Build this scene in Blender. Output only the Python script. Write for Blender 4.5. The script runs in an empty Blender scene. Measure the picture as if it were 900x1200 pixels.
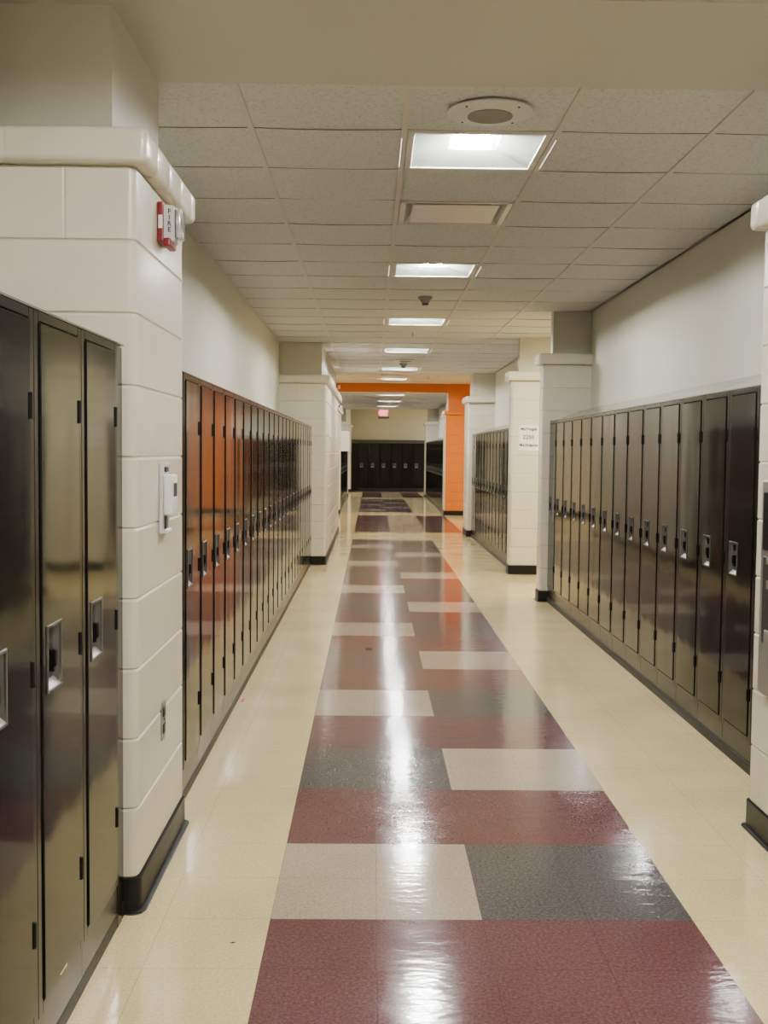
import bpy, bmesh, math, random
from mathutils import Vector, Matrix
random.seed(7)
C = bpy.context.scene.collection
PI = math.pi

# ------------------------------------------------------------------ materials
def new_mat(name):
    m = bpy.data.materials.new(name); m.use_nodes = True
    nt = m.node_tree; b = nt.nodes['Principled BSDF']
    return m, nt, b
def nd(nt, t, **kw):
    n = nt.nodes.new(t)
    for k, v in kw.items():
        if k in n.inputs: n.inputs[k].default_value = v
        else: setattr(n, k, v)
    return n
def rgb(r, g, b):                      # sRGB 0-255 to linear
    f = lambda c: (c/255/12.92) if c/255 <= .04045 else ((c/255+.055)/1.055)**2.4
    return (f(r), f(g), f(b), 1)
def plain(name, col, rough=.5, metal=0, spec=.5, emit=None, es=0, ior=1.5, coat=0):
    m, nt, b = new_mat(name)
    b.inputs['Base Color'].default_value = col
    b.inputs['Roughness'].default_value = rough
    b.inputs['Metallic'].default_value = metal
    b.inputs['IOR'].default_value = ior
    b.inputs['Coat Weight'].default_value = coat
    b.inputs['Specular IOR Level'].default_value = spec
    if emit:
        b.inputs['Emission Color'].default_value = emit
        b.inputs['Emission Strength'].default_value = es
    # slight procedural variation so that no surface is dead flat
    tc = nd(nt, 'ShaderNodeTexCoord'); no = nd(nt, 'ShaderNodeTexNoise', Scale=35.0, Detail=3.0)
    mr = nd(nt, 'ShaderNodeMapRange'); mr.inputs['To Min'].default_value = max(0, rough-.04); mr.inputs['To Max'].default_value = min(1, rough+.06)
    nt.links.new(tc.outputs['Object'], no.inputs['Vector']); nt.links.new(no.outputs['Fac'], mr.inputs['Value'])
    nt.links.new(mr.outputs['Result'], b.inputs['Roughness'])
    return m

def block_mat(name, col, rough=.32):
    """gloss-painted concrete block: vertical joints and orange-peel relief from the mesh UVs (in metres)"""
    m, nt, b = new_mat(name); L = nt.links.new
    uv = nd(nt, 'ShaderNodeTexCoord')
    br = nd(nt, 'ShaderNodeTexBrick'); br.offset = .5; br.squash = 1
    for k, v in {'Scale': 1.0, 'Mortar Size': .005, 'Mortar Smooth': .6, 'Brick Width': .4064, 'Row Height': .2033, 'Bias': 0}.items(): br.inputs[k].default_value = v
    br.inputs['Color1'].default_value = br.inputs['Color2'].default_value = (1, 1, 1, 1); br.inputs['Mortar'].default_value = (0, 0, 0, 1)
    mp = nd(nt, 'ShaderNodeMapping'); mp.inputs['Location'].default_value = (.055, -.1, 0)
    L(uv.outputs['UV'], mp.inputs['Vector']); L(mp.outputs['Vector'], br.inputs['Vector'])
    n1 = nd(nt, 'ShaderNodeTexNoise', Scale=90.0, Detail=3.0); n2 = nd(nt, 'ShaderNodeTexNoise', Scale=7.0, Detail=2.0)
    L(uv.outputs['Object'], n1.inputs['Vector']); L(uv.outputs['Object'], n2.inputs['Vector'])
    b1 = nd(nt, 'ShaderNodeBump', Strength=.5, Distance=.004); L(br.outputs['Fac'], b1.inputs['Height']); b1.invert = True
    b2 = nd(nt, 'ShaderNodeBump', Strength=.35, Distance=.0016); L(n1.outputs['Fac'], b2.inputs['Height']); L(b1.outputs['Normal'], b2.inputs['Normal'])
    L(b2.outputs['Normal'], b.inputs['Normal'])
    mx = nd(nt, 'ShaderNodeMix', data_type='RGBA'); mx.inputs[6].default_value = col
    mx.inputs[7].default_value = tuple(c*.86 for c in col[:3])+(1,)
    mr = nd(nt, 'ShaderNodeMapRange'); mr.inputs['From Min'].default_value = .35; mr.inputs['From Max'].default_value = .8
    mr.inputs['To Max'].default_value = .35
    L(n2.outputs['Fac'], mr.inputs['Value']); L(mr.outputs['Result'], mx.inputs[0]); L(mx.outputs[2], b.inputs['Base Color'])
    b.inputs['Roughness'].default_value = rough
    return m

def drywall_mat(name, col, rough=.55):
    m, nt, b = new_mat(name); L = nt.links.new
    tc = nd(nt, 'ShaderNodeTexCoord'); n1 = nd(nt, 'ShaderNodeTexNoise', Scale=160.0, Detail=2.0)
    L(tc.outputs['Object'], n1.inputs['Vector'])
    bp = nd(nt, 'ShaderNodeBump', Strength=.25, Distance=.0008); L(n1.outputs['Fac'], bp.inputs['Height']); L(bp.outputs['Normal'], b.inputs['Normal'])
    n2 = nd(nt, 'ShaderNodeTexNoise', Scale=1.5, Detail=3.0); L(tc.outputs['Object'], n2.inputs['Vector'])
    mx = nd(nt, 'ShaderNodeMix', data_type='RGBA'); mx.inputs[6].default_value = col; mx.inputs[7].default_value = tuple(c*.93 for c in col[:3])+(1,)
    L(n2.outputs['Fac'], mx.inputs[0]); L(mx.outputs[2], b.inputs['Base Color'])
    b.inputs['Roughness'].default_value = rough
    return m

def floor_mat(name, col, dark, light):
    """waxed vinyl tile: speckle, thin joints on the 0.3048 m grid, rolling waxed gloss"""
    m, nt, b = new_mat(name); L = nt.links.new
    tc = nd(nt, 'ShaderNodeTexCoord')
    n1 = nd(nt, 'ShaderNodeTexNoise', Scale=110.0, Detail=4.0, Roughness=.7); L(tc.outputs['Object'], n1.inputs['Vector'])
    cr = nd(nt, 'ShaderNodeValToRGB'); e = cr.color_ramp.elements
    e[0].position = .33; e[0].color = dark; e[1].position = .7; e[1].color = light
    k = cr.color_ramp.elements.new(.5); k.color = col
    L(n1.outputs['Fac'], cr.inputs['Fac'])
    n4 = nd(nt, 'ShaderNodeTexNoise', Scale=2.2, Detail=4.0); L(tc.outputs['Object'], n4.inputs['Vector'])
    soil = nd(nt, 'ShaderNodeMix', data_type='RGBA', blend_type='MULTIPLY'); soil.inputs[7].default_value = (.86, .84, .80, 1)
    r4 = nd(nt, 'ShaderNodeMapRange'); r4.inputs['From Min'].default_value = .4; r4.inputs['From Max'].default_value = .75; L(n4.outputs['Fac'], r4.inputs['Value'])
    L(r4.outputs['Result'], soil.inputs[0]); L(cr.outputs['Color'], soil.inputs[6])
    # joints
    sp = nd(nt, 'ShaderNodeSeparateXYZ'); L(tc.outputs['Object'], sp.inputs[0])
    outs = []
    for ax, off in (('X', FX0), ('Y', FY0)):
        a = nd(nt, 'ShaderNodeMath', operation='SUBTRACT'); L(sp.outputs[ax], a.inputs[0]); a.inputs[1].default_value = off
        d = nd(nt, 'ShaderNodeMath', operation='DIVIDE'); L(a.outputs[0], d.inputs[0]); d.inputs[1].default_value = FT
        p = nd(nt, 'ShaderNodeMath', operation='PINGPONG'); L(d.outputs[0], p.inputs[0]); p.inputs[1].default_value = .5
        l = nd(nt, 'ShaderNodeMath', operation='LESS_THAN'); L(p.outputs[0], l.inputs[0]); l.inputs[1].default_value = .0035
        outs.append(l)
    mxm = nd(nt, 'ShaderNodeMath', operation='MAXIMUM'); L(outs[0].outputs[0], mxm.inputs[0]); L(outs[1].outputs[0], mxm.inputs[1])
    sc = nd(nt, 'ShaderNodeMath', operation='MULTIPLY'); L(mxm.outputs[0], sc.inputs[0]); sc.inputs[1].default_value = .6
    j = nd(nt, 'ShaderNodeMix', data_type='RGBA', blend_type='MULTIPLY'); j.inputs[7].default_value = (.45, .4, .35, 1)
    L(sc.outputs[0], j.inputs[0]); L(soil.outputs[2], j.inputs[6]); L(j.outputs[2], b.inputs['Base Color'])
    # wax: long waves across the corridor + fine scuffs
    mp = nd(nt, 'ShaderNodeMapping'); mp.inputs['Scale'].default_value = (1.0, 2.6, 1); L(tc.outputs['Object'], mp.inputs['Vector'])
    w = nd(nt, 'ShaderNodeTexNoise', Scale=7.0, Detail=3.0, Roughness=.6); L(mp.outputs['Vector'], w.inputs['Vector'])
    b1 = nd(nt, 'ShaderNodeBump', Strength=.5, Distance=.0022); L(w.outputs['Fac'], b1.inputs['Height'])
    n3 = nd(nt, 'ShaderNodeTexNoise', Scale=260.0, Detail=2.0); L(tc.outputs['Object'], n3.inputs['Vector'])
    b2 = nd(nt, 'ShaderNodeBump', Strength=.02, Distance=.0003); L(n3.outputs['Fac'], b2.inputs['Height']); L(b1.outputs['Normal'], b2.inputs['Normal'])
    L(b2.outputs['Normal'], b.inputs['Normal'])
    n5 = nd(nt, 'ShaderNodeTexNoise', Scale=6.0, Detail=5.0); L(tc.outputs['Object'], n5.inputs['Vector'])
    r5 = nd(nt, 'ShaderNodeMapRange'); r5.inputs['To Min'].default_value = .05; r5.inputs['To Max'].default_value = .16; L(n5.outputs['Fac'], r5.inputs['Value'])
    L(r5.outputs['Result'], b.inputs['Roughness'])
    b.inputs['IOR'].default_value = 1.5
    return m

def locker_mat(name, base, rough=.2, ior=1.75, wav=.9):
    """dark gloss enamel on thin sheet steel that bows a little, differently on each door"""
    m, nt, b = new_mat(name); L = nt.links.new
    tc = nd(nt, 'ShaderNodeTexCoord'); oi = nd(nt, 'ShaderNodeObjectInfo')
    mp = nd(nt, 'ShaderNodeMapping'); mp.inputs['Scale'].default_value = (1, 1.6, .7)
    mm = nd(nt, 'ShaderNodeMath', operation='MULTIPLY'); L(oi.outputs['Random'], mm.inputs[0]); mm.inputs[1].default_value = 60
    cx = nd(nt, 'ShaderNodeCombineXYZ'); L(mm.outputs[0], cx.inputs[0]); L(cx.outputs[0], mp.inputs['Location'])
    L(tc.outputs['Object'], mp.inputs['Vector'])
    w = nd(nt, 'ShaderNodeTexNoise', Scale=2.2, Detail=1.0); L(mp.outputs['Vector'], w.inputs['Vector'])
    b1 = nd(nt, 'ShaderNodeBump', Strength=wav, Distance=.006); L(w.outputs['Fac'], b1.inputs['Height'])
    n = nd(nt, 'ShaderNodeTexNoise', Scale=170.0, Detail=2.0); L(tc.outputs['Object'], n.inputs['Vector'])
    b2 = nd(nt, 'ShaderNodeBump', Strength=.0, Distance=.0004); L(n.outputs['Fac'], b2.inputs['Height']); L(b1.outputs['Normal'], b2.inputs['Normal'])
    L(b2.outputs['Normal'], b.inputs['Normal'])
    s = nd(nt, 'ShaderNodeTexNoise', Scale=5.0, Detail=5.0); L(tc.outputs['Object'], s.inputs['Vector'])
    r = nd(nt, 'ShaderNodeMapRange'); r.inputs['To Min'].default_value = rough-.03; r.inputs['To Max'].default_value = rough+.04
    L(s.outputs['Fac'], r.inputs['Value']); L(r.outputs['Result'], b.inputs['Roughness'])
    b.inputs['Base Color'].default_value = base; b.inputs['IOR'].default_value = ior; b.inputs['Specular IOR Level'].default_value = .36
    return m

def ceiling_mat(name, col):
    m, nt, b = new_mat(name); L = nt.links.new
    tc = nd(nt, 'ShaderNodeTexCoord')
    n = nd(nt, 'ShaderNodeTexNoise', Scale=75.0, Detail=5.0, Roughness=.75); L(tc.outputs['Object'], n.inputs['Vector'])
    cr = nd(nt, 'ShaderNodeValToRGB'); e = cr.color_ramp.elements
    e[0].position = .32; e[0].color = tuple(c*.62 for c in col[:3])+(1,); e[1].position = .5; e[1].color = col
    L(n.outputs['Fac'], cr.inputs['Fac']); L(cr.outputs['Color'], b.inputs['Base Color'])
    bp = nd(nt, 'ShaderNodeBump', Strength=.6, Distance=.003); L(n.outputs['Fac'], bp.inputs['Height']); L(bp.outputs['Normal'], b.inputs['Normal'])
    b.inputs['Roughness'].default_value = .9
    return m

FT = .3048; FX0 = -.278; FY0 = 3.0885
M = {}
M['cream'] = block_mat('cream_gloss_block', rgb(209, 203, 184), .26)
M['cream2'] = block_mat('cream_gloss_ledge', rgb(211, 205, 186), .25)
M['orange'] = block_mat('orange_gloss_block', rgb(202, 108, 24), .4)
M['orange_dry'] = drywall_mat('orange_drywall', rgb(186, 92, 26))
M['drywall'] = drywall_mat('cream_drywall', rgb(197, 194, 177), .42)
M['drywall_dark'] = drywall_mat('taupe_drywall', rgb(188, 185, 172), .5)
M['tile'] = ceiling_mat('mineral_ceiling_tile', rgb(204, 204, 202))
M['tee'] = plain('ceiling_tee_paint', rgb(196, 191, 183), .5)
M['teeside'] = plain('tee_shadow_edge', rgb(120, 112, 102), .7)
M['rubber'] = plain('black_rubber_base', rgb(20, 20, 20), .4, ior=1.3)
M['beige'] = floor_mat('beige_vinyl_tile', rgb(224, 203, 150), rgb(206, 184, 130), rgb(234, 216, 168))
M['maroon'] = floor_mat('maroon_vinyl_tile', rgb(106, 68, 70), rgb(86, 50, 53), rgb(126, 88, 89))
M['grey'] = floor_mat('charcoal_vinyl_tile', rgb(84, 81, 80), rgb(58, 56, 55), rgb(112, 108, 105))
M['maroon_dimmed'] = floor_mat('dimmed_maroon_vinyl_tile', rgb(88, 62, 64), rgb(74, 50, 52), rgb(104, 76, 78))  # maroon tile dulled: weaker light and grazing reflection put into the colour
M['tan'] = floor_mat('tan_vinyl_tile', rgb(176, 158, 138), rgb(152, 134, 114), rgb(194, 178, 158))
M['locker'] = locker_mat('dark_locker_enamel', rgb(16, 16, 16), .085, 1.32, .35)
M['lockframe'] = locker_mat('dark_locker_frame_enamel', rgb(16, 16, 15), .15, 1.35, .2)
M['lockbase'] = locker_mat('locker_base_enamel', rgb(36, 35, 33), .22, 1.4, .3)
M['hood'] = plain('sheet_steel_top_enamel', rgb(92, 90, 86), .12, ior=2.0)
M['black'] = plain('black_gap', rgb(12, 11, 11), .5, ior=1.2)
M['recess'] = plain('brushed_handle_metal', rgb(92, 90, 86), .35, .6)
M['lip'] = plain('bright_handle_metal', rgb(190, 186, 180), .3, .7)  # lighter metal for the sloped bottom of the handle pocket
M['white'] = plain('white_plastic', rgb(225, 226, 226), .35)
M['whitegrey'] = plain('pale_grey_plastic', rgb(198, 198, 196), .35)
M['midgrey'] = plain('aged_grey_plastic', rgb(132, 128, 122), .5)
M['red'] = plain('red_plastic', rgb(122, 12, 24), .4)
M['text'] = plain('dark_lettering', rgb(60, 40, 40), .6)
M['pen'] = plain('grey_marker_lettering', rgb(58, 56, 66), .7)
M['lens'] = plain('clear_strobe_lens', rgb(190, 192, 198), .12, .6)
M['paper'] = plain('white_paper', rgb(232, 230, 226), .7)
M['steel'] = plain('satin_steel', rgb(186, 184, 180), .36, .85)
M['darksteel'] = plain('dark_steel', rgb(60, 58, 56), .35, .6)
M['troffer'] = plain('white_reflector_enamel', rgb(196, 204, 198), .45, emit=None, es=0)
M['lampbox'] = plain('grey_lamp_box', rgb(96, 98, 98), .5)
M['tube'] = plain('lit_fluorescent_tube', rgb(255, 255, 255), .4, emit=(1, .99, .955, 1), es=1000)
M['slot'] = plain('painted_light_leak', rgb(240, 240, 240), .4, emit=(1, .97, .92, 1), es=3)  # emission imitates light leaking out beside the fixture, not a lamp
M['fixture'] = plain('white_fixture_enamel', rgb(205, 203, 198), .4)
M['exitface'] = plain('exit_sign_face', rgb(240, 190, 195), .4, emit=(1, .5, .55, 1), es=.9)
M['exitred'] = plain('exit_sign_letters', rgb(230, 20, 60), .4, emit=(1, .03, .1, 1), es=4)
M['exitbox'] = plain('exit_sign_housing', rgb(120, 112, 106), .5)
M['leaf'] = plain('dry_scrap', rgb(190, 170, 110), .7)
M['crumb'] = plain('brown_scrap', rgb(70, 40, 28), .8)
M['orange_bit'] = plain('orange_scrap', rgb(190, 90, 50), .7)

# ------------------------------------------------------------------ mesh helpers
class MB:
    def __init__(s): s.bm = bmesh.new(); s.mi = 0
    def box(s, a, b, bev=0, seg=1, mi=None):
        x0, y0, z0 = [min(a[i], b[i]) for i in range(3)]; x1, y1, z1 = [max(a[i], b[i]) for i in range(3)]
        v = [s.bm.verts.new(p) for p in ((x0,y0,z0),(x1,y0,z0),(x1,y1,z0),(x0,y1,z0),(x0,y0,z1),(x1,y0,z1),(x1,y1,z1),(x0,y1,z1))]
        fs = [s.bm.faces.new([v[i] for i in q]) for q in ((3,2,1,0),(4,5,6,7),(0,1,5,4),(1,2,6,5),(2,3,7,6),(3,0,4,7))]
        for f in fs: f.material_index = s.mi if mi is None else mi
        if bev:
            es = list({e for f in fs for e in f.edges})
            bmesh.ops.bevel(s.bm, geom=es, offset=bev, segments=seg, affect='EDGES', profile=.5)
        return s
    def quad(s, pts, mi=None):
        f = s.bm.faces.new([s.bm.verts.new(p) for p in pts]); f.material_index = s.mi if mi is None else mi; return s
    def cyl(s, c, r, h, axis='Z', n=24, r2=None, bev=0):
        """cylinder or frustum from c along the axis for length h"""
        r2 = r if r2 is None else r2
        A = {'X': (Vector((0,1,0)), Vector((0,0,1)), Vector((1,0,0))), 'Y': (Vector((0,0,1)), Vector((1,0,0)), Vector((0,1,0))), 'Z': (Vector((1,0,0)), Vector((0,1,0)), Vector((0,0,1)))}[axis]
        c = Vector(c)
        lo = [s.bm.verts.new(c+(A[0]*math.cos(2*PI*i/n)+A[1]*math.sin(2*PI*i/n))*r) for i in range(n)]
        hi = [s.bm.verts.new(c+A[2]*h+(A[0]*math.cos(2*PI*i/n)+A[1]*math.sin(2*PI*i/n))*r2) for i in range(n)]
        for i in range(n):
            j = (i+1) % n; s.bm.faces.new((lo[i], lo[j], hi[j], hi[i])).material_index = s.mi
        s.bm.faces.new(list(reversed(lo))).material_index = s.mi; s.bm.faces.new(hi).material_index = s.mi
        return s
    def prism(s, outline, z0, z1, cham=0, inset=0):
        """vertical prism of a plan outline (counter-clockwise), top and bottom edges drawn in by `inset` over `cham`"""
        n = len(outline); P = [Vector((x, y)) for x, y in outline]
        def inner(d):
            out = []
            for i in range(n):
                a, b, c = P[i-1], P[i], P[(i+1) % n]
                e1 = (b-a).normalized(); e2 = (c-b).normalized()
                n1 = Vector((-e1.y, e1.x)); n2 = Vector((-e2.y, e2.x)); k = (n1+n2); L = k.length
                k = k/L if L > 1e-6 else n1
                cs = max(.3, k.dot(n1)); out.append(b+k*(d/cs))
            return out
        rings = [(z0, inset), (z0+cham, 0), (z1-cham, 0), (z1, inset)] if cham else [(z0, 0), (z1, 0)]
        R = []
        for z, d in rings:
            Q = inner(d) if d else P
            R.append([s.bm.verts.new((q.x, q.y, z)) for q in Q])
        for a, b in zip(R, R[1:]):
            for i in range(n):
                j = (i+1) % n; s.bm.faces.new((a[i], a[j], b[j], b[i])).material_index = s.mi
        s.bm.faces.new(list(reversed(R[0]))).material_index = s.mi; s.bm.faces.new(R[-1]).material_index = s.mi
        return s
    def build(s, name, mats, parent=None, uv=False, smooth=False, loc=None):
        bm = s.bm
        bm.normal_update()
        if uv:
            lay = bm.loops.layers.uv.new('UVMap')
            for f in bm.faces:
                nx, ny, nz = [abs(q) for q in f.normal]
                for l in f.loops:
                    co = l.vert.co
                    if nz > max(nx, ny): l[lay].uv = (co.x, co.y)
                    elif nx > ny: l[lay].uv = (co.y, co.z)
                    else: l[lay].uv = (co.x, co.z)
        me = bpy.data.meshes.new(name); bm.to_mesh(me); bm.free()
        for m in (mats if isinstance(mats, (list, tuple)) else [mats]): me.materials.append(m)
        o = bpy.data.objects.new(name, me); C.objects.link(o)
        if parent: o.parent = parent
        if loc: o.location = loc
        if smooth:
            for p in me.polygons: p.use_smooth = True
            try: me.set_sharp_from_angle(angle=math.radians(38))
            except Exception: pass
        return o

def struct(o): o['kind'] = 'structure'; return o
def empty(name, loc, rz=0):
    o = bpy.data.objects.new(name, None); o.empty_display_size = .1; C.objects.link(o)
    o.location = loc; o.rotation_euler = (0, 0, rz); return o
def tag(o, label, cat, group=None):
    o['label'] = label; o['category'] = cat
    if group: o['group'] = group
    return o
def copy_tree(o, parent=None):
    c = o.copy(); C.objects.link(c); c.parent = parent
    for ch in [x for x in kids.get(o.name, [])]:
        copy_tree(ch, c)
    return c
kids = {}
def reg(root):
    for o in bpy.data.objects:
        p = o
        while p.parent: p = p.parent
        if p == root and o.parent: kids.setdefault(o.parent.name, []).append(o)

# ------------------------------------------------------------------ floor
XL, XR = -1.09, 1.965
def tile_kind(i, j):
    """material of the floor tile in column i (0..3 is the band) and row j, both on the 0.3048 m grid"""
    y = FY0 + (j+.5)*FT
    def band(j):
        if 0 <= i <= 3:
            k = (j//2) % 4
            if k in (1, 3): return 1
            left = i < 2
            return (3 if left else 2) if k == 0 else (2 if left else 3)
        return 0
    if y < 16.8: return band(j)
    if y < 18.2: return 0
    if y < 23.2:
        c = i//2
        return {0: 4, 1: 3, 2: 4}.get(c, 0)
    if y < 24.4: return 0
    if y < 31.2: return band(j)
    if y < 32.3: return 0
    if y < 36.5: return {0: 4, 1: 3, 2: 4}.get(i//2, 0)
    return 0
mb = MB()
i0, i1 = int((-6-FX0)/FT)-1, int((7-FX0)/FT)+1
j0, j1 = int((-6-FY0)/FT)-1, int((37.6-FY0)/FT)+1
for j in range(j0, j1+1):
    i = i0
    while i <= i1:
        k = tile_kind(i, j); e = i
        while e+1 <= i1 and tile_kind(e+1, j) == k: e += 1
        xa, xb = FX0+i*FT, FX0+(e+1)*FT; ya, yb = FY0+j*FT, FY0+(j+1)*FT
        mb.quad(((xa, ya, 0), (xb, ya, 0), (xb, yb, 0), (xa, yb, 0)), k)
        i = e+1
bmesh.ops.remove_doubles(mb.bm, verts=mb.bm.verts, dist=1e-5)
struct(mb.build('floor', [M['beige'], M['maroon'], M['grey'], M['tan'], M['maroon_dimmed']]))

# ------------------------------------------------------------------ ceilings
CX0 = .121; CY0 = 4.434; G = .61
def ceiling(name, x0, x1, y0, y1, z, oy=CY0, fixtures=(), ox=CX0):
    """lay-in tiles that sag a little between the tees; tiles of the fixture cells are left out"""
    mb = MB(); tb = MB()
    ia = math.floor((x0-ox)/G+1e-6); ib = math.ceil((x1-ox)/G-1e-6); ja = math.floor((y0-oy)/G+1e-6); jb = math.ceil((y1-oy)/G-1e-6)
    N = 4
    rnd = random.Random(hash(name) % 1000 if False else len(name)*7)
    for j in range(ja, jb):
        for i in range(ia, ib):
            if (i, j) in fixtures: continue
            a, b = max(x0, ox+i*G), min(x1, ox+(i+1)*G); c, d = max(y0, oy+j*G), min(y1, oy+(j+1)*G)
            if b-a < .01 or d-c < .01: continue
            sag = rnd.uniform(.003, .009)
            g = [[mb.bm.verts.new((a+(b-a)*u/N, c+(d-c)*v/N, z+.002-sag*(1-(2*u/N-1)**2)*(.55+.45*(1-(2*v/N-1)**2)))) for u in range(N+1)] for v in range(N+1)]
            for v in range(N):
                for u in range(N): mb.bm.faces.new((g[v+1][u], g[v+1][u+1], g[v][u+1], g[v][u]))
    # main tees along the corridor
    for i in range(ia, ib+1):
        x = ox+i*G
        if x0-.001 <= x <= x1+.001: tb.box((x-.012, y0, z-.004), (x+.012, y1, z+.004))
    # cross tees, bowing with the tiles
    for j in range(ja, jb+1):
        y = oy+j*G
        if not (y0 <= y <= y1): continue
        for i in range(ia, ib):
            a, b = max(x0, ox+i*G), min(x1, ox+(i+1)*G)
            if b-a < .05: continue
            s_ = 0 if ((i, j) in fixtures or (i, j-1) in fixtures) else rnd.uniform(.001, .006)
            for u in range(6):
                f0, f1 = u/6, (u+1)/6
                za, zb = [z-.001-s_*(1-(2*f-1)**2) for f in (f0, f1)]
                xa, xb = a+(b-a)*f0, a+(b-a)*f1
                tb.quad(((xa, y+.007, za), (xb, y+.007, zb), (xb, y-.007, zb), (xa, y-.007, za)))
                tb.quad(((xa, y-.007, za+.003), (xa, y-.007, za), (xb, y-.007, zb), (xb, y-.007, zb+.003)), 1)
    # wall angle around the edge
    for a, b in (((x0, y0, z-.004), (x0+.022, y1, z+.003)), ((x1-.022, y0, z-.004), (x1, y1, z+.003)), ((x0, y0, z-.004), (x1, y0+.022, z+.003)), ((x0, y1-.022, z-.004), (x1, y1, z+.003))):
        tb.box(a, b)
    struct(mb.build(name, M['tile'], smooth=True))
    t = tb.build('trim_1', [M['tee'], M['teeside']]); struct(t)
    # plenum slab above keeps the outside light away
    s = MB().box((x0, y0, z+.3), (x1, y1, z+.36)); struct(s.build('ceiling', M['drywall_dark']))

rowB = [0, 5, 10, 15, 20]
near = [-5, -10]
ceiling('ceiling', -2.0, 2.6, -6.0, 3.13, 2.62, fixtures={(0, j) for j in near+[-15]})
ceiling('ceiling', XL, XR, 3.86, 18.15, 2.62, fixtures={(0, j) for j in rowB} | {(0, 2), (0, 17)} if False else {(0, j) for j in rowB} | {(0, 2)})
ceiling('ceiling', XR, 3.3, 10.07, 12.1, 2.62)
OC = 21.69; ceiling('ceiling', -6, 7, 18.15, 23.35, 2.80, oy=OC, fixtures={(0, 0), (0, -2)})
OD = 24.42; ceiling('ceiling', XL, XR, 23.9, 33.2, 2.62, oy=OD, fixtures={(0, 0), (0, 5), (0, 10)})
ceiling('ceiling', -6, 7, 33.2, 37.4, 2.80, oy=33.6)

def drybox(name, a, b, m='drywall_dark', bev=0):
    return struct(MB().box(a, b, bev).build(name, M[m]))
# dropped soffit across the corridor between the two near pillars, beams at the level changes
drybox('trim_2', (-2.0, 3.13, 2.606), (2.6, 3.862, 2.98), 'drywall_dark')
drybox('trim_2', (XL, 18.15, 2.615), (XR, 18.19, 2.99), 'drywall')
bm_ = MB().box((-6, 23.35, 2.606), (7, 23.9, 2.99), 0)
bm_.bm.normal_update()
for f in bm_.bm.faces: f.material_index = 1 if f.normal.y < -.5 else 0
struct(bm_.build('trim_3', [M['drywall'], M['orange_dry']]))
drybox('trim_2', (XL, 33.2, 2.615), (XR, 33.24, 2.99), 'drywall')

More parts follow.
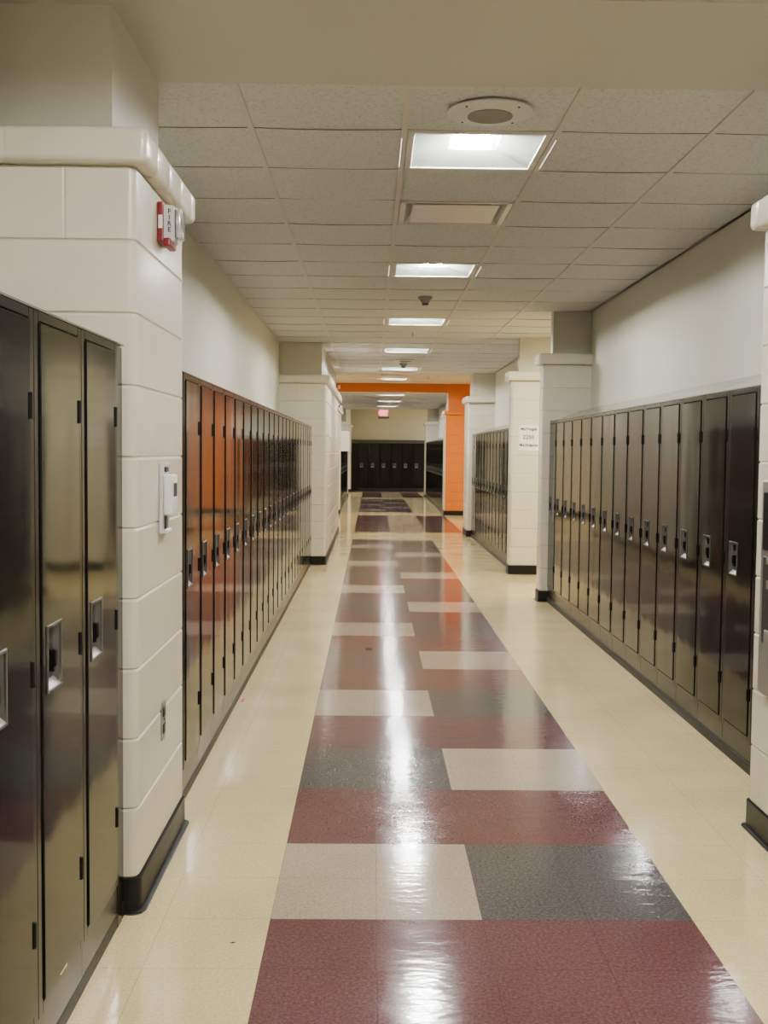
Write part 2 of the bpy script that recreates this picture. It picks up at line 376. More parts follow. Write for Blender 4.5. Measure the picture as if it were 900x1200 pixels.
# ------------------------------------------------------------------ block walls
COURSE = .2033; Z0 = .1
def rounded(x0, y0, x1, y1, corners, r=.028, n=5):
    """plan rectangle, ccw, with the named corners bullnosed: 0=(x0,y0) 1=(x1,y0) 2=(x1,y1) 3=(x0,y1)"""
    P = [(x0, y0), (x1, y0), (x1, y1), (x0, y1)]; cc = [(x0+r, y0+r, PI), (x1-r, y0+r, 1.5*PI), (x1-r, y1-r, 0), (x0+r, y1-r, .5*PI)]
    out = []
    for k in range(4):
        if k in corners:
            cx, cy, a = cc[k]
            for i in range(n+1):
                t = a+.5*PI*i/n; out.append((cx+r*math.cos(t), cy+r*math.sin(t)))
        else: out.append(P[k])
    return out
def block_pier(name, x0, y0, x1, y1, corners, up=None, updx=(0, 0, 0, 0), orange=False, cap=.038, top=2.62, upmat='drywall_dark', cap_sides=(1, 1, 1, 1), base=True):
    """painted block pier to 2.142 m, bullnosed ledge, smaller plastered box above, black rubber base"""
    mb = MB()
    z = Z0-.0; zs = [0.0]
    zz = .303-COURSE
    while zz < 2.13: zs.append(zz); zz += COURSE
    zs.append(2.1365)
    ol = rounded(x0, y0, x1, y1, corners)
    for a, b in zip(zs, zs[1:]):
        mb.prism(ol, a, b, .006, .005)
    mb.bm.normal_update()
    if orange:
        for f in mb.bm.faces: f.material_index = 1 if f.normal.y < -.75 else 0
    w = struct(mb.build(name, [M['cream'], M['orange']], uv=True, smooth=True))
    # ledge: bullnosed blocks end to end
    cb = MB(); cs = cap
    X0, X1, Y0, Y1 = x0-cs*cap_sides[3], x1+cs*cap_sides[1], y0-cs*cap_sides[0], y1+cs*cap_sides[2]
    segs = []
    # run along front (y0) in 0.4 m lengths, the rest as runs along y
    def run(a, b, L=.406, off=0):
        n = [a]; t = a+off if off else a+L
        while t < b-.05: n.append(t); t += L
        n.append(b); return list(zip(n, n[1:]))
    depth = .2
    hi_first = x1 < 0     # left-hand piers keep their corner block on the right
    xs = run(X0, X1)
    if hi_first: xs = [(X0+X1-b, X0+X1-a) for a, b in xs][::-1]
    for a, b in xs:
        cb.box((a+.0008, Y0, 2.138), (b-.0008, min(Y0+depth, Y1), 2.238), .02, 4)
    cb.box((X0+.0016, Y0+.0016, 2.1396), (X1-.0016, min(Y0+depth, Y1)-.0016, 2.2364), .019, 4)
    if Y1-Y0 > depth+.06:
        xa, xb = (X1-.2, X1) if hi_first else (X0, X0+.2)
        for a, b in run(Y0+depth-.05, Y1, .2033):
            cb.box((xa, a+.0008, 2.138), (xb, b-.0008, 2.238), .02, 4)
        cb.box((xa+.0016, Y0+.0016, 2.1396), (xb-.0016, Y1-.0016, 2.2364), .019, 4)
        xa2, xb2 = (X0, X1-.17) if hi_first else (X0+.17, X1)
        if abs(xb2-xa2) > .05:
            cb.box((xa2, max(Y1-.2, Y0+depth-.05), 2.138), (xb2, Y1, 2.238), .02, 4)
    cb.bm.normal_update()
    if orange:
        for f in cb.bm.faces:
            f.material_index = 1 if (f.calc_center_median().y < Y0+.09 and f.calc_center_median().x > X0+.03) else 0
    c = struct(cb.build('trim_4', [M['cream2'], M['orange']], smooth=True))
    if up:
        ub = MB().box((up[0], up[1], 2.2), (up[2], up[3], top+.38)); ub.bm.normal_update()
        if orange:
            for f in ub.bm.faces: f.material_index = 1 if f.normal.y < -.5 else 0
        struct(ub.build(name, [M[upmat], M['orange_dry']]))
    if base:
        # cove base along the exposed sides; corner rounded like the block
        bb = MB(); t = .009
        bb.prism(rounded(x0-t*cap_sides[3], y0-t, x1+t*cap_sides[1], y1+t*cap_sides[2], corners, .032), .0, .1)
        bb.prism(rounded(x0-2.6*t*cap_sides[3], y0-2.6*t, x1+2.6*t*cap_sides[1], y1+2.6*t*cap_sides[2], corners, .04), .0, .008, .003, .008)
        side = 'left' if x1 < 0 else 'right'
        struct(bb.build('baseboard_'+side, M['rubber'], smooth=True))
    return w

# left side
block_pier('wall_left', -1.6, 3.13, -.667, 3.905, (1, 2), (-1.6, 3.205, -.75, 3.89), cap_sides=(1, 1, 1, 0))
block_pier('wall_left', -1.6, 12.95, -.537, 18.22, (1, 2), (-1.6, 13.0, -.592, 18.15), cap_sides=(1, 1, 1, 0), cap=.045)
block_pier('wall_left', -6, 23.4, -.665, 24.0, (1, 2), (-6, 23.45, -.735, 23.95), cap_sides=(1, 1, 1, 0), cap=.045)
block_pier('wall_left', -6, 32.5, -.69, 33.2, (1, 2), (-6, 32.55, -.77, 33.15), cap_sides=(1, 1, 1, 0), cap=.05)
block_pier('wall_left', -6, 36.3, -.68, 37.4, (1,), None, cap_sides=(1, 1, 0, 0), top=2.8)
drybox('wall_left', (-6, 36.3, 2.2), (-.70, 37.4, 3.1), 'drywall')
drybox('wall_left', (XL-.12, 3.9, 0), (XL, 12.96, 2.98), 'drywall')
drybox('wall_left', (XL-.12, 23.99, 0), (XL, 32.52, 2.98), 'drywall')
drybox('wall_left', (XL-.12, -6, 0), (XL, 3.14, 2.98), 'drywall')
drybox('wall_left', (-6.12, 18.15, 0), (-6, 23.4, 3.1), 'drywall')
drybox('wall_left', (-6, 18.1, 0), (-1.55, 18.2, 3.1), 'drywall')
drybox('wall_left', (-6.12, 33.2, 0), (-6, 37.4, 3.1), 'drywall')
# right side
block_pier('wall_right', 1.377, 3.13, 2.4, 3.91, (0, 3), (1.46, 3.205, 2.4, 3.89), cap_sides=(1, 0, 1, 1))
block_pier('wall_right', 1.53, 9.87, 2.3, 10.07, (0, 3), (1.625, 9.93, 2.3, 10.05), cap_sides=(1, 0, 1, 1), cap=.045)
block_pier('wall_right', 1.535, 12.1, 3.3, 12.33, (0, 3), (1.625, 12.15, 3.3, 12.3), cap_sides=(1, 0, 1, 1), cap=.045)
block_pier('wall_right', 1.535, 17.5, 2.3, 18.22, (0, 3), (1.615, 17.56, 2.3, 18.15), cap_sides=(1, 0, 1, 1), cap=.045, upmat='drywall')
block_pier('wall_right', 1.565, 23.4, 7, 24.0, (0, 3), (1.62, 23.345, 7, 23.95), orange=True, cap_sides=(1, 0, 1, 1), cap=.045, upmat='drywall')
block_pier('wall_right', 1.60, 32.3, 7, 33.2, (0, 3), (1.67, 32.35, 7, 33.15), cap_sides=(1, 0, 1, 1), cap=.045)
drybox('wall_right', (XR, 3.9, 0), (XR+.12, 9.88, 2.98), 'drywall')
drybox('wall_right', (3.3, 10.0, 0), (3.42, 12.3, 2.98), 'drywall')
drybox('wall_right', (2.2, 10.0, 0), (3.4, 10.06, 2.98), 'drywall')
drybox('wall_right', (XR, 12.32, 0), (XR+.12, 17.52, 2.98), 'drywall')
drybox('wall_right', (2.25, 18.1, 0), (7, 18.2, 3.1), 'drywall')
drybox('wall_right', (7, 18.1, 0), (7.12, 23.4, 3.1), 'drywall')
drybox('wall_right', (XR, 23.99, 0), (XR+.12, 32.32, 2.98), 'drywall')
drybox('wall_right', (7, 33.1, 0), (7.12, 37.4, 3.1), 'drywall')
drybox('wall_right', (XR+.1, -6, 0), (XR+.22, 3.14, 2.98), 'drywall')
drybox('wall_back', (-.72, 37.4, 0), (7.12, 37.5, 3.1), 'drywall')
drybox('wall_front', (-2, -6.1, 0), (2.6, -6, 2.98), 'drywall')
# black rubber base strip under the locker rows
def strip(side, a, b):
    struct(MB().box(a, b, .004, 2).build('baseboard_'+side, M['rubber']))
strip('left', (-.712, -.2, 0), (-.700, 3.12, .045))
strip('left', (-.722, 3.92, 0), (-.704, 12.93, .045))
strip('right', (1.598, 3.93, 0), (1.61, 9.855, .045))
strip('right', (1.598, 12.35, 0), (1.61, 17.485, .045))
strip('right', (1.598, 24.02, 0), (1.61, 32.27, .045))
strip('left', (-.722, 24.02, 0), (-.704, 32.47, .045))
strip('back', (-.65, 36.998, 0), (4.0, 37.01, .045))

# ------------------------------------------------------------------ lockers
H = 1.63
def make_locker(w, depth=.36):
    """local frame: front plane x=0 facing +x, width along y, hinges at high y"""
    root = empty('locker', (0, 0, 0))
    g = .0008; fr = .035; zt = 1.605; zb = .158
    b = MB()
    b.box((-depth, g, .0), (-.016, w-g, H-.002))                     # shell
    b.box((-.016, g, zb-.028), (0, fr-.002, H), .0022)              # stiles
    b.box((-.016, w-fr+.002, zb-.028), (0, w-g, H), .0022)
    b.box((-.016, fr-.002, zt+.003), (0, w-fr+.002, H), .0015)        # head rail
    b.box((-.016, fr-.002, zb-.028), (0, w-fr+.002, zb-.003), .0015) # sill rail
    b.build('body', M['lockframe'], root)
    MB().box((-.0162, fr-.004, zb-.004), (-.0145, w-fr+.004, zt+.004)).build('shadow_gap', M['black'], root)
    MB().box((-.04, g, .0), (-.006, w-g, zb-.030), .001).build('base', M['lockbase'], root)
    # door: folded sheet with a rectangular hole for the handle
    y0, y1 = fr+.0012, w-fr-.0012; z0, z1 = zb, zt
    hy0, hy1, hz0, hz1 = y0+.031, y0+.031+.098, .822, .958
    d = MB(); t = .004; e = .0025
    def ring(x, ins): return [(x, y0+ins, z0+ins), (x, y1-ins, z0+ins), (x, y1-ins, z1-ins), (x, y0+ins, z1-ins)]
    hole = [(t, hy0, hz0), (t, hy1, hz0), (t, hy1, hz1), (t, hy0, hz1)]
    A = [d.bm.verts.new(p) for p in ring(-.012, 0)]; B = [d.bm.verts.new(p) for p in ring(t-e, 0)]; D = [d.bm.verts.new(p) for p in ring(t, e)]
    for P, Q in ((A, B), (B, D)):
        for i in range(4):
            j = (i+1) % 4; d.bm.faces.new((P[i], P[j], Q[j], Q[i]))
    Hv = [d.bm.verts.new(p) for p in hole]
    for i in range(4):
        j = (i+1) % 4; d.bm.faces.new((D[i], D[j], Hv[j], Hv[i]))
    door = d.build('door', M['locker'], root)
    # recessed handle: rim, pocket, bright lip
    r = MB(); q = .006
    r.box((t-.004, hy0-q, hz0-q), (t+.003, hy0+.001, hz1+q), .001); r.box((t-.004, hy1-.001, hz0-q), (t+.003, hy1+q, hz1+q), .001)
    r.box((t-.004, hy0, hz0-q), (t+.003, hy1, hz0+.001), .001); r.box((t-.004, hy0, hz1-.001), (t+.003, hy1, hz1+q), .001)
    xb = -.0115
    r.quad(((xb, hy0+.006, hz0), (xb, hy1-.006, hz0), (xb, hy1-.006, hz1), (xb, hy0+.006, hz1)))
    r.quad(((t, hy0, hz0), (xb, hy0+.006, hz0), (xb, hy0+.006, hz1), (t, hy0, hz1)))
    r.quad(((xb, hy1-.006, hz0), (t, hy1, hz0), (t, hy1, hz1), (xb, hy1-.006, hz1)))
    r.quad(((xb, hy0, hz1), (xb, hy1, hz1), (t, hy1, hz1), (t, hy0, hz1)))
    rec = r.build('handle_recess', M['recess'], door)
    l = MB(); l.quad(((t+.001, hy0, hz0), (t+.001, hy1, hz0), (xb+.001, hy1, hz0+.016), (xb+.001, hy0, hz0+.016)))
    l.build('handle_lip', M['lip'], door)
    k = MB(); k.box((xb-.002, hy0+.040, hz0+.045), (t+.006, hy0+.058, hz0+.083), .003, 2); k.box((xb-.001, hy0+.03, hz0+.058), (-.004, hy0+.068, hz0+.07), .002)
    k.cyl((xb, hy0+.049, hz0+.04), .007, .016, 'X', 10)
    k.box((xb-.001, hy0+.008, hz1-.036), (xb+.003, hy0+.034, hz1-.010), .001)
    k.build('latch', M['black'], door)
    for hz in (1.43, .88, .333):
        MB().cyl((.0015, w-fr-.003, hz-.027), .0072, .054, 'Z', 8).build('hinge', M['black'], door)
    reg(root)
    return root
ORD = ['first','second','third','fourth','fifth','sixth','seventh','eighth','ninth','tenth','eleventh','twelfth','thirteenth','fourteenth','fifteenth','sixteenth','seventeenth','eighteenth','nineteenth','twentieth','twenty-first','twenty-second','twenty-third','twenty-fourth','twenty-fifth']
protos = {}
def row(w, spots, rz, labels, group):
    for (x, y), lab in zip(spots, labels):
        if w not in protos: protos[w] = o = make_locker(w)
        else: o = copy_tree(protos[w])
        o.location = (x, y, 0); o.rotation_euler = (0, 0, rz)
        tag(o, lab, 'locker', group)
# near left: units counted away from the pillar toward the camera
W = .37
row(W, [(-.695, 2.645-W*k) for k in range(4)], 0,
    ['dark locker standing nearest to the near left block pillar with the fire alarm', 'dark locker at left with a fully visible handle, second from the near left pillar',
     'dark locker cut by the left edge of the photo, third from the near left pillar', 'dark locker beyond the left photo edge, fourth from the near left pillar'], 'dark lockers in front of the near left pillar')
W = .3755; n = 22
row(W, [(-.70, 4.107+W*k) for k in range(23)], 0,
    ['dark glossy locker in the long left recess, %s counted from the fire alarm pillar' % ORD[k] for k in range(23)], 'lockers in the long left recess')
W = .381
row(W, [(1.60, 9.862-W*k) for k in range(15)], PI,
    ['dark glossy locker in the right foreground row, %s counted from its far pillar' % ORD[k] for k in range(15)], 'lockers in the right foreground row')
row(W, [(1.60, 17.44-W*k) for k in range(13)], PI,
    ['dark locker in the middle right row, %s from its far end' % ORD[k] for k in range(13)], 'lockers in the middle right row')
row(W, [(1.60, 32.2-W*k) for k in range(21)], PI,
    ['black locker in far right row past orange pillar, %s from far end' % ORD[k] for k in range(21)], 'lockers in the far right row')
W = .3755
row(W, [(-.70, 24.1+W*k) for k in range(22)], 0,
    ['black locker in far left row behind flag sign, %s from near end' % ORD[k] for k in range(22)], 'lockers in the far left row')
W = .37
row(W, [(-.446+W*k, 37.0) for k in range(8)], -PI/2,
    ['black locker across the end of the hallway, %s from the left' % ORD[k] for k in range(8)], 'lockers across the end wall')

def hood(x0, x1, y0, y1, label, joints=1.5):
    """sloping sheet-metal top from the locker front edge (x0) up to the wall (x1)"""
    t = MB(); s = 1 if x1 > x0 else -1
    y = y0
    while y < y1-.01:
        e = min(y+joints, y1)
        a = [(x0, y+.001, H+.001), (x1, y+.001, H+.125), (x1, e-.001, H+.125), (x0, e-.001, H+.001)]
        lo = [(p[0], p[1], H+.0005) for p in a]
        top = [t.bm.verts.new(p) for p in a]; bot = [t.bm.verts.new((p[0], p[1], H+.0002)) for p in a[:0]]
        f = t.bm.faces.new(top)
        t.quad([a[0], a[1], (x1, y+.001, H+.001)]); t.quad([a[3], a[2], (x1, e-.001, H+.001)])
        # raised seam cover
        y = e
        if e < y1-.01:
            t.quad([(x0, e-.012, H+.004), (x1, e-.012, H+.128), (x1, e+.012, H+.128), (x0, e+.012, H+.004)])
    t.box((x0-.001, y0, H+.0006), (x0+.004*s, y1, H+.006))
    bmesh.ops.recalc_face_normals(t.bm, faces=t.bm.faces)
    o = t.build('locker_hood', M['hood'])
    tag(o, label, 'locker top'); return o
hood(-.70, XL+.001, 3.92, 12.93, 'sloping dark metal top over the long left recess lockers')
hood(-.695, XL+.001, 1.5, 3.10, 'sloping dark metal top over the nearest left lockers')
hood(1.60, XR-.001, 3.93, 9.86, 'sloping metal top over the right foreground lockers, meeting the pale wall')
hood(1.60, XR-.001, 12.35, 17.48, 'sloping metal top over the middle right lockers')
hood(1.60, XR-.001, 24.02, 32.28, 'sloping metal top over the far right lockers past the orange pillar')
hood(-.70, XL+.001, 24.02, 32.48, 'sloping metal top over the far left lockers')
t = MB()
t.quad([(-.67, 37.0, H+.001), (4, 37.0, H+.001), (4, 37.39, H+.12), (-.67, 37.39, H+.12)]); t.box((-.67, 36.998, H+.0006), (4, 37.004, H+.004))
tag(t.build('locker_hood', M['lockbase']), 'sloping dark grey metal top over the end wall lockers', 'locker top')

def filler(x0, y0, x1, y1, label):
    o = MB().box((x0, y0, .0), (x1, y1, H-.001), .002).build('filler_panel', M['lockframe']); tag(o, label, 'panel'); return o
filler(-1.05, 3.019, -.699, 3.068, 'narrow dark filler post between the nearest left lockers and the block pillar')
filler(-1.05, 3.072, -.705, 3.118, 'thin dark metal trim post touching the near left block pillar')
filler(-1.05, 3.93, -.702, 4.103, 'dark filler panel at the near end of the long left recess lockers')
filler(-1.05, 12.748, -.702, 12.93, 'dark filler panel at the far end of the long left recess lockers')
filler(1.602, 3.94, 1.95, 4.14, 'dark filler panel at the near end of the right foreground lockers')
filler(1.602, 12.36, 1.95, 12.482, 'dark filler panel at the near end of the middle right lockers')
filler(1.601, 17.443, 1.95, 17.485, 'thin dark filler at the far end of the middle right lockers')
filler(-.665, 37.002, -.449, 37.36, 'black filler panel at the left end of the end wall lockers')

# ------------------------------------------------------------------ ceiling fixtures
def make_troffer():
    """origin at the centre of the opening, in the ceiling plane"""
    root = empty('ceiling_light', (0, 0, 0)); o_ = .262; u = .291
    f = MB()
    for a, b in (((-u, -u, -.003), (u, -o_, .008)), ((-u, o_, -.003), (u, u, .008)), ((-u, -o_, -.003), (-o_, o_, .008)), ((o_, -o_, -.003), (u, o_, .008))):
        f.box(a, b, .002)
    f.build('frame', M['fixture'], root)
    r = MB(); iy = .13; ix = .105; h = .045
    # sloping white reflectors rising to the lamp box
    O = [(-o_, -o_, .002), (o_, -o_, .002), (o_, o_, .002), (-o_, o_, .002)]; I = [(-ix, -iy, h), (ix, -iy, h), (ix, iy, h), (-ix, iy, h)]
    for i in range(4):
        j = (i+1) % 4; r.quad([O[i], I[i], I[j], O[j]])
    r.build('reflector', M['troffer'], root)
    b = MB(); hb = h+.045
    T = [(-ix, -iy, hb), (ix, -iy, hb), (ix, iy, hb), (-ix, iy, hb)]
    for i in range(4):
        j = (i+1) % 4; b.quad([I[i], T[i], T[j], I[j]])
    b.quad(T[::-1]); b.build('lamp_box', M['lampbox'], root)
    for x in (-.062, -.040, .030, .052):
        MB().cyl((x, -iy+.004, h+.012), .0075, 2*iy-.008, 'Y', 8).build('tube', M['tube'], root)
    for s in (-1, 1):
        MB().box((s*.3135, -.20, -.0045), (s*.3155, .24, -.002)).build('light_leak_glow', M['slot'], root)  # glowing strips added as the light leak along the outer tee edges
    reg(root)
    return root
tp = None
lights = [(0, CY0, 0, 2.62, 'large square ceiling light nearest the camera with glowing tubes'), (5, CY0, 0, 2.62, 'second ceiling light from the camera, past the metal air vent'),
          (10, CY0, 0, 2.62, 'third ceiling light, just past the round smoke detector'), (15, CY0, 0, 2.62, 'fourth ceiling light down the hallway'),
          (20, CY0, 0, 2.62, 'fifth ceiling light, last before the raised ceiling'), (0, OC, 0, 2.80, 'ceiling light in the raised ceiling just before the orange beam'),
          (0, OD, 0, 2.62, 'first ceiling light seen under the orange beam'), (5, OD, 0, 2.62, 'second ceiling light seen under the orange beam'),
          (10, OD, 0, 2.62, 'farthest ceiling light, just above the exit sign'),
          (-5, CY0, 0, 2.62, 'ceiling light directly behind the soffit over the camera'), (-10, CY0, 0, 2.62, 'ceiling light behind the camera'), (-15, CY0, 0, 2.62, 'ceiling light at the hallway start')]
for j, oy, i, z, lab in lights:
    if tp is None: tp = o = make_troffer()
    else: o = copy_tree(tp)
    o.location = (CX0+.305, oy+(j+.5)*G, z); tag(o, lab, 'ceiling light', 'square recessed hallway lights')

def vent(y, z, lab):
    root = empty('air_vent', (CX0+.305, y, z)); u = .29
    f = MB()
    for a, b in (((-u, -u, -.004), (u, -u+.03, .006)), ((-u, u-.03, -.004), (u, u, .006)), ((-u, -u, -.004), (-u+.03, u, .006)), ((u-.03, -u, -.004), (u, u, .006))): f.box(a, b, .002)
    i = .2; w = u-.03
    for k in range(4):
        c = [(-1, -1), (1, -1), (1, 1), (-1, 1)]; a, b = c[k], c[(k+1) % 4]
        f.quad([(a[0]*w, a[1]*w, 0), (a[0]*i, a[1]*i, .07), (b[0]*i, b[1]*i, .07), (b[0]*w, b[1]*w, 0)])
    f.build('frame', M['steel'], root)
    MB().box((-.25, -.25, .07), (.25, .25, .08)).build('duct_throat', M['black'], root)
    MB().box((-.225, -.225, -.004), (.225, .205, .002), .002).build('face_plate', M['steel'], root)
    h = MB()
    for a in (-1, 1):
        for b in (-1, 1): h.cyl((a*.18, b*.17, .002), .006, .07, 'Z', 8)
    h.build('hanger', M['darksteel'], root)
    tag(root, lab, 'air vent', None); return root
vent(CY0+2.5*G, 2.62, 'square metal ceiling air vent between the first and second lights')
vent(OC-1.5*G, 2.80, 'far metal ceiling air vent in the raised ceiling before the orange beam')

def speaker(x, y, z, lab, s=1):
    root = empty('ceiling_speaker', (x, y, z))
    mb = MB(); mb.cyl((0, 0, -.010), .160*s, .006, 'Z', 40); mb.cyl((0, 0, -.018), .10*s, .009, 'Z', 40, r2=.158*s)
    mb.build('bezel', M['whitegrey'], root, smooth=True)
    MB().cyl((0, 0, -.022), .084*s, .006, 'Z', 32).build('grille', plain('perforated_grille', rgb(128, 124, 118), .6), root, smooth=True)
    for k in range(4):
        a = PI/4+k*PI/2; MB().cyl((.135*s*math.cos(a), .135*s*math.sin(a), -.016), .004, .005, 'Z', 8).build('screw', M['darksteel'], root)
    tag(root, lab, 'speaker', 'round ceiling speakers')
speaker(.43, 4.155, 2.613, 'round white ceiling speaker just in front of the nearest light')
speaker(.455, 15.25, 2.613, 'round flat ceiling speaker between the fourth and fifth lights')

def smoke(x, y, z, lab, s=1):
    root = empty('smoke_detector', (x, y, z))
    MB().cyl((0, 0, -.016*s), .058*s, .018*s, 'Z', 28).build('mounting_base', M['midgrey'], root, smooth=True)
    MB().cyl((0, 0, -.052*s), .030*s, .037*s, 'Z', 24, r2=.05*s).build('body', M['midgrey'], root, smooth=True)
    MB().cyl((0, 0, -.066*s), .026*s, .014*s, 'Z', 20).build('sensor_ring', M['darksteel'], root)
    tag(root, lab, 'smoke detector')
smoke(.43, 9.08, 2.614, 'round smoke detector hanging before the third ceiling light')
smoke(.445, 15.85, 2.614, 'small far smoke detector just before the fifth ceiling light')
def sprinkler(x, y, z, lab):
    root = empty('fire_sprinkler', (x, y, z))
    MB().cyl((0, 0, -.006), .036, .008, 'Z', 20).build('escutcheon', M['whitegrey'], root)
    MB().cyl((0, 0, -.045), .009, .04, 'Z', 10).build('body', M['steel'], root)
    MB().cyl((0, 0, -.05), .018, .004, 'Z', 14).build('deflector', M['steel'], root)
    tag(root, lab, 'sprinkler')
sprinkler(.43, 11.75, 2.621, 'ceiling sprinkler head between the third and fourth lights')
sprinkler(1.08, 21.2, 2.80, 'ceiling sprinkler head in the raised ceiling, right of the lights')
sprinkler(.43, 26.5, 2.621, 'ceiling sprinkler head between the first two lights under the orange beam')
mb = MB(); mb.cyl((0, 0, -.03), .02, .03, 'Z', 16, r2=.05); o = mb.build('camera_dome', M['darksteel'], loc=(.99, 37.0, 2.80)); tag(o, 'small dark dome on the ceiling by the end wall, right of the exit sign', 'dome camera')
root = empty('security_camera', (-.70, 23.3385, 2.71))
MB().box((-.03, -.012, -.03), (.03, .012, .04), .004).build('bracket', M['whitegrey'], root)
MB().cyl((0, -.02, -.045), .028, .06, 'Z', 16).build('dome', M['white'], root)
tag(root, 'small white security camera at the left end of the orange beam', 'camera')

# ------------------------------------------------------------------ exit sign
def text(s, size, loc, rot, mat, name, parent, ext=.0008, spacing=1.0, ax='CENTER', bold=0):
    cu = bpy.data.curves.new(name, 'FONT'); cu.body = s; cu.size = size; cu.extrude = ext; cu.align_x = ax; cu.align_y = 'CENTER'; cu.space_character = spacing
    cu.offset = bold; cu.materials.append(mat); cu.resolution_u = 3
    tmp = bpy.data.objects.new(name, cu); C.objects.link(tmp); bpy.context.view_layer.update()
    me = bpy.data.meshes.new_from_object(tmp.evaluated_get(bpy.context.evaluated_depsgraph_get()))
    bpy.data.objects.remove(tmp); me.materials.clear(); me.materials.append(mat)
    o = bpy.data.objects.new(name, me); C.objects.link(o); o.location = loc; o.rotation_euler = rot; o.parent = parent; return o
root = empty('exit_sign', (.355, 33.0, 2.62))
MB().box((-.16, -.02, -.285), (.16, .02, -.215), .004).build('housing', M['exitbox'], root)
MB().box((-.12, -.022, -.215), (.12, .022, -.015), .004).build('face', M['exitface'], root)
MB().cyl((0, 0, -.018), .03, .018, 'Z', 12).build('canopy', M['exitbox'], root)
text('EXIT', .15, (0, -.0235, -.115), (PI/2, 0, 0), M['exitred'], 'lettering', root, bold=.006)
tag(root, 'glowing red EXIT sign hanging at the far end of the hallway', 'exit sign')

# ------------------------------------------------------------------ fire alarms, wall devices
def strobe(x, y, z, lab, s=1):
    """on a wall facing +x; origin on the wall"""
    root = empty('fire_alarm', (x, y, z))
    p = MB(); p.box((-.0005, -.055, -.072), (.021, .055, .052), .005, 2); p.build('back_plate', M['red'], root)
    w = MB(); w.prism([(.021, -.052), (.05, -.034), (.05, -.033), (.05, .04), (.021, .04)], -.066, .044, .004, .003); 
    h = MB(); h.box((.018, -.055, -.084), (.042, .05, -.058), .006, 2); h.build('horn', M['red'], root)
    w.build('strobe_housing', M['whitegrey'], root)
    l = MB(); l.box((.0505, -.031, -.056), (.072, .036, .038), .008, 3); l.build('strobe_lens', M['lens'], root, smooth=True)
    MB().box((.004, -.0565, -.03), (.017, -.0545, .01), .0006).build('rating_label', M['paper'], root)
    ang = math.atan2(.018, .029)
    d = Vector((.029, .018)).normalized()
    for k, ch in enumerate('FIRE'):
        c = Vector((.0355, -.043)) + Vector((d.y, -d.x))*.0012
        text(ch, .021, (c.x, c.y, .023-k*.0185), (PI/2, 0, ang), M['text'], 'lettering', root, .0003, bold=.0004)
    tag(root, lab, 'fire alarm', 'red and white fire alarms'); return root
strobe(-.667, 3.485, 2.055, 'red and white FIRE strobe alarm on the near left block pillar')
strobe(-.537, 17.85, 2.04, 'small far fire strobe on the end of the second left pillar')

root = empty('wall_thermostat', (-.667, 3.51, 1.19))
MB().box((0, -.055, -.112), (.012, .055, .112), .004, 2).build('back_plate', M['whitegrey'], root)
MB().box((.012, -.045, -.052), (.042, .045, .075), .006, 3).build('cover', M['white'], root, smooth=True)
MB().box((.0422, -.03, .005), (.0432, .028, .048), .0004).build('display', M['darksteel'], root)
MB().box((.012, -.03, -.098), (.018, -.012, -.056), .002).build('slot', M['darksteel'], root)
MB().box((.012, .006, -.098), (.018, .028, -.056), .002).build('slot', M['steel'], root)
MB().box((.012, -.04, -.11), (.024, .04, -.098), .003).build('lower_lip', M['white'], root)
MB().box((.012, -.028, .082), (.018, .022, .1), .003).build('upper_clip', M['darksteel'], root)
tag(root, 'white thermostat on a tall plate on the near left block pillar', 'thermostat')

root = empty('outlet_plate', (-.667, 3.52, .472))
MB().box((0, -.036, -.062), (.003, .036, .062), .0012).build('plate', M['steel'], root)
for dz in (-.028, .026):
    MB().box((.003, -.017, dz-.016), (.0065, .017, dz+.016), .002).build('socket', M['darksteel'], root)
MB().cyl((.003, 0, 0), .004, .0015, 'X', 10).build('screw', M['darksteel'], root)
tag(root, 'small metal electrical outlet low on the near left block pillar', 'outlet')

# steel fountain unit on the near right pillar
root = empty('bottle_filling_station', (1.377, 3.45, .9))
MB().box((-.022, -.3, -.38), (0, .335, .36), .006, 2).build('frame', M['steel'], root)
MB().box((-.026, -.26, -.20), (-.020, .30, .10), .004).build('back_panel', M['darksteel'], root)
MB().box((-.03, -.26, .12), (-.020, .30, .32), .004).build('upper_panel', M['black'], root)
MB().box((-.032, -.22, -.20), (-.022, .26, -.15), .005, 2).build('drip_tray', M['steel'], root)
MB().box((-.032, -.2, -.01), (-.024, .25, .02), .004, 2).build('rail', M['steel'], root)
MB().box((-.034, -.2, .075), (-.024, .25, .095), .004, 2).build('nozzle_bar', M['steel'], root)
tag(root, 'black and steel wall unit on the near right pillar, cut by the right photo edge', 'wall unit')

# white flag sign projecting at the far left, paper room sign on the third right pillar
root = empty('flag_sign', (-.665, 23.7, 1.565))
MB().box((-.0, -.006, -.215), (.185, .006, .215), .003).build('panel', M['paper'], root)
MB().box((0, -.012, -.2), (.008, .012, .2), .002).build('bracket', M['whitegrey'], root)
root.location = (-.664, 23.62, 1.565)
tag(root, 'plain white flag sign projecting from the far left pillar', 'sign')

root = empty('paper_sign', (1.733, 12.1, 1.514))
MB().box((-.11, -.0022, -.14), (.11, -.0012, .14)).build('sheet', M['paper'], root)
for s_, sz, z in (('Ms/Vogel', .046, .095), ('2250', .060, .005), ('Ms/Adams', .046, -.082)):
    text(s_, sz, (-.004, -.003, z), (PI/2, 0, 0), M['pen'], 'lettering', root, .0003, 1.05, bold=.0016)
for x in (-.10, .10):
    MB().box((x-.012, -.003, .125), (x+.012, -.0023, .146)).build('tape', M['whitegrey'], root)
tag(root, 'white paper room sign with handwritten 2250 taped to a cream block wall', 'sign')

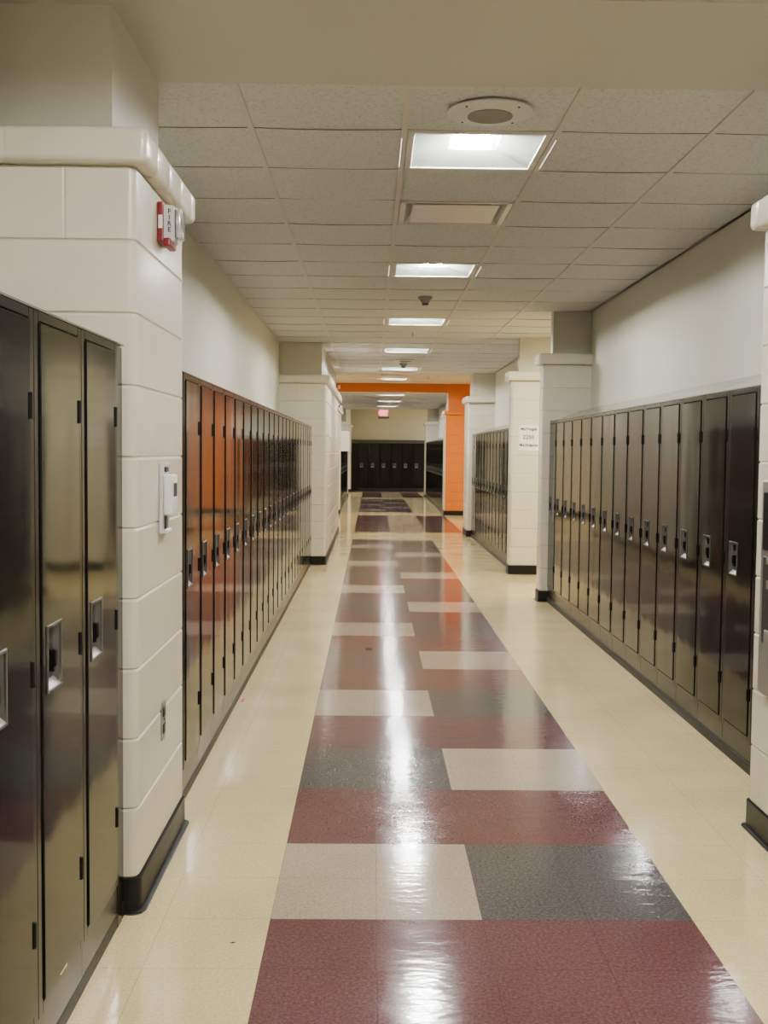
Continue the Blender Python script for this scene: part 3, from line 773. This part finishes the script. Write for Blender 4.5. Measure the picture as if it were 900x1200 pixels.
# scraps
def scrap(name, loc, pts, m, lab, rz=0):
    mb = MB(); mb.prism(pts, 0, .002, .0006, .0005)
    o = mb.build(name, M[m], loc=loc); o.rotation_euler = (0, 0, rz); tag(o, lab, 'debris'); return o
scrap('dry_leaf_scrap', (-.692, 2.445, .1590), [(-.004, -.03), (.004, -.022), (.004, .0), (.0055, .02), (.001, .034), (-.004, .02)], 'leaf', 'tiny pale dry scrap caught on the base under the nearest left lockers')
scrap('brown_crumb', (-.007, 7.425, .0005), [(-.02, -.03), (.012, -.035), (.028, -.004), (.01, .035), (-.018, .02)], 'crumb', 'small dark brown crumb on the maroon tiles in the middle of the hall')
scrap('orange_scrap', (-.68, 5.86, .0005), [(-.006, -.05), (.008, -.04), (.010, .03), (.0, .05), (-.008, .01)], 'orange_bit', 'thin orange scrap on the floor beside the long left locker row')
scrap('dark_fleck', (-.367, 2.933, .0005), [(-.008, -.0015), (.0, -.003), (.009, .0), (.002, .003)], 'crumb', 'tiny dark fleck on beige tile just left of the maroon band', .2)

# ------------------------------------------------------------------ lamps
def area(loc, sx, sy, power, col, rot=(0, 0, 0)):
    l = bpy.data.lights.new('lamp', 'AREA'); l.shape = 'RECTANGLE'; l.size = sx; l.size_y = sy; l.energy = power; l.color = col
    o = bpy.data.objects.new('lamp', l); C.objects.link(o); o.location = loc; o.rotation_euler = rot; return o
warm = (1, .80, .55)
area((-3.2, 20.8, 2.75), 1.2, 1.2, 120, warm); area((4.0, 21.0, 2.75), 1.2, 1.2, 150, warm)
area((2.75, 11.1, 2.58), .5, .8, 60, (1, .86, .5))
area((4.4, 35.3, 2.75), 1, 1, 190, (1, .97, .93)); area((-3.4, 35.3, 2.75), 1, 1, 190, (1, .97, .93))

w = bpy.data.worlds.new('World'); bpy.context.scene.world = w; w.use_nodes = True
w.node_tree.nodes['Background'].inputs[0].default_value = (.9, .85, .75, 1); w.node_tree.nodes['Background'].inputs[1].default_value = .3

# ------------------------------------------------------------------ camera
f_, pitch, yaw, roll, Hc = 1286.136834081127, 0.05473311133368586, 0.01196625580593834, 0.009817394208461071, 1.3433632707502183
fw = Vector((math.sin(yaw)*math.cos(pitch), math.cos(yaw)*math.cos(pitch), -math.sin(pitch)))
r = Vector((math.cos(yaw), -math.sin(yaw), 0)); u = r.cross(fw)
c, s = math.cos(roll), math.sin(roll)
r2 = c*r+s*u; u2 = -s*r+c*u
cam = bpy.data.cameras.new('camera'); co = bpy.data.objects.new('camera', cam); C.objects.link(co)
mw = Matrix((( r2.x, u2.x, -fw.x, 0), (r2.y, u2.y, -fw.y, 0), (r2.z, u2.z, -fw.z, Hc), (0, 0, 0, 1)))
co.matrix_world = mw
cam.sensor_fit = 'AUTO'; cam.sensor_width = 36; cam.lens = f_/1200*36; cam.clip_start = .05; cam.clip_end = 200
sc = bpy.context.scene; sc.camera = co
sc.view_settings.view_transform = 'AgX'
sc.view_settings.look = 'None'
sc.view_settings.exposure = .15
sc.view_settings.gamma = 1.1
sc.cycles.use_denoising = True
sc.cycles.max_bounces = 10; sc.cycles.diffuse_bounces = 6; sc.cycles.glossy_bounces = 6
sc.cycles.sample_clamp_indirect = 40
sc.cycles.caustics_reflective = False
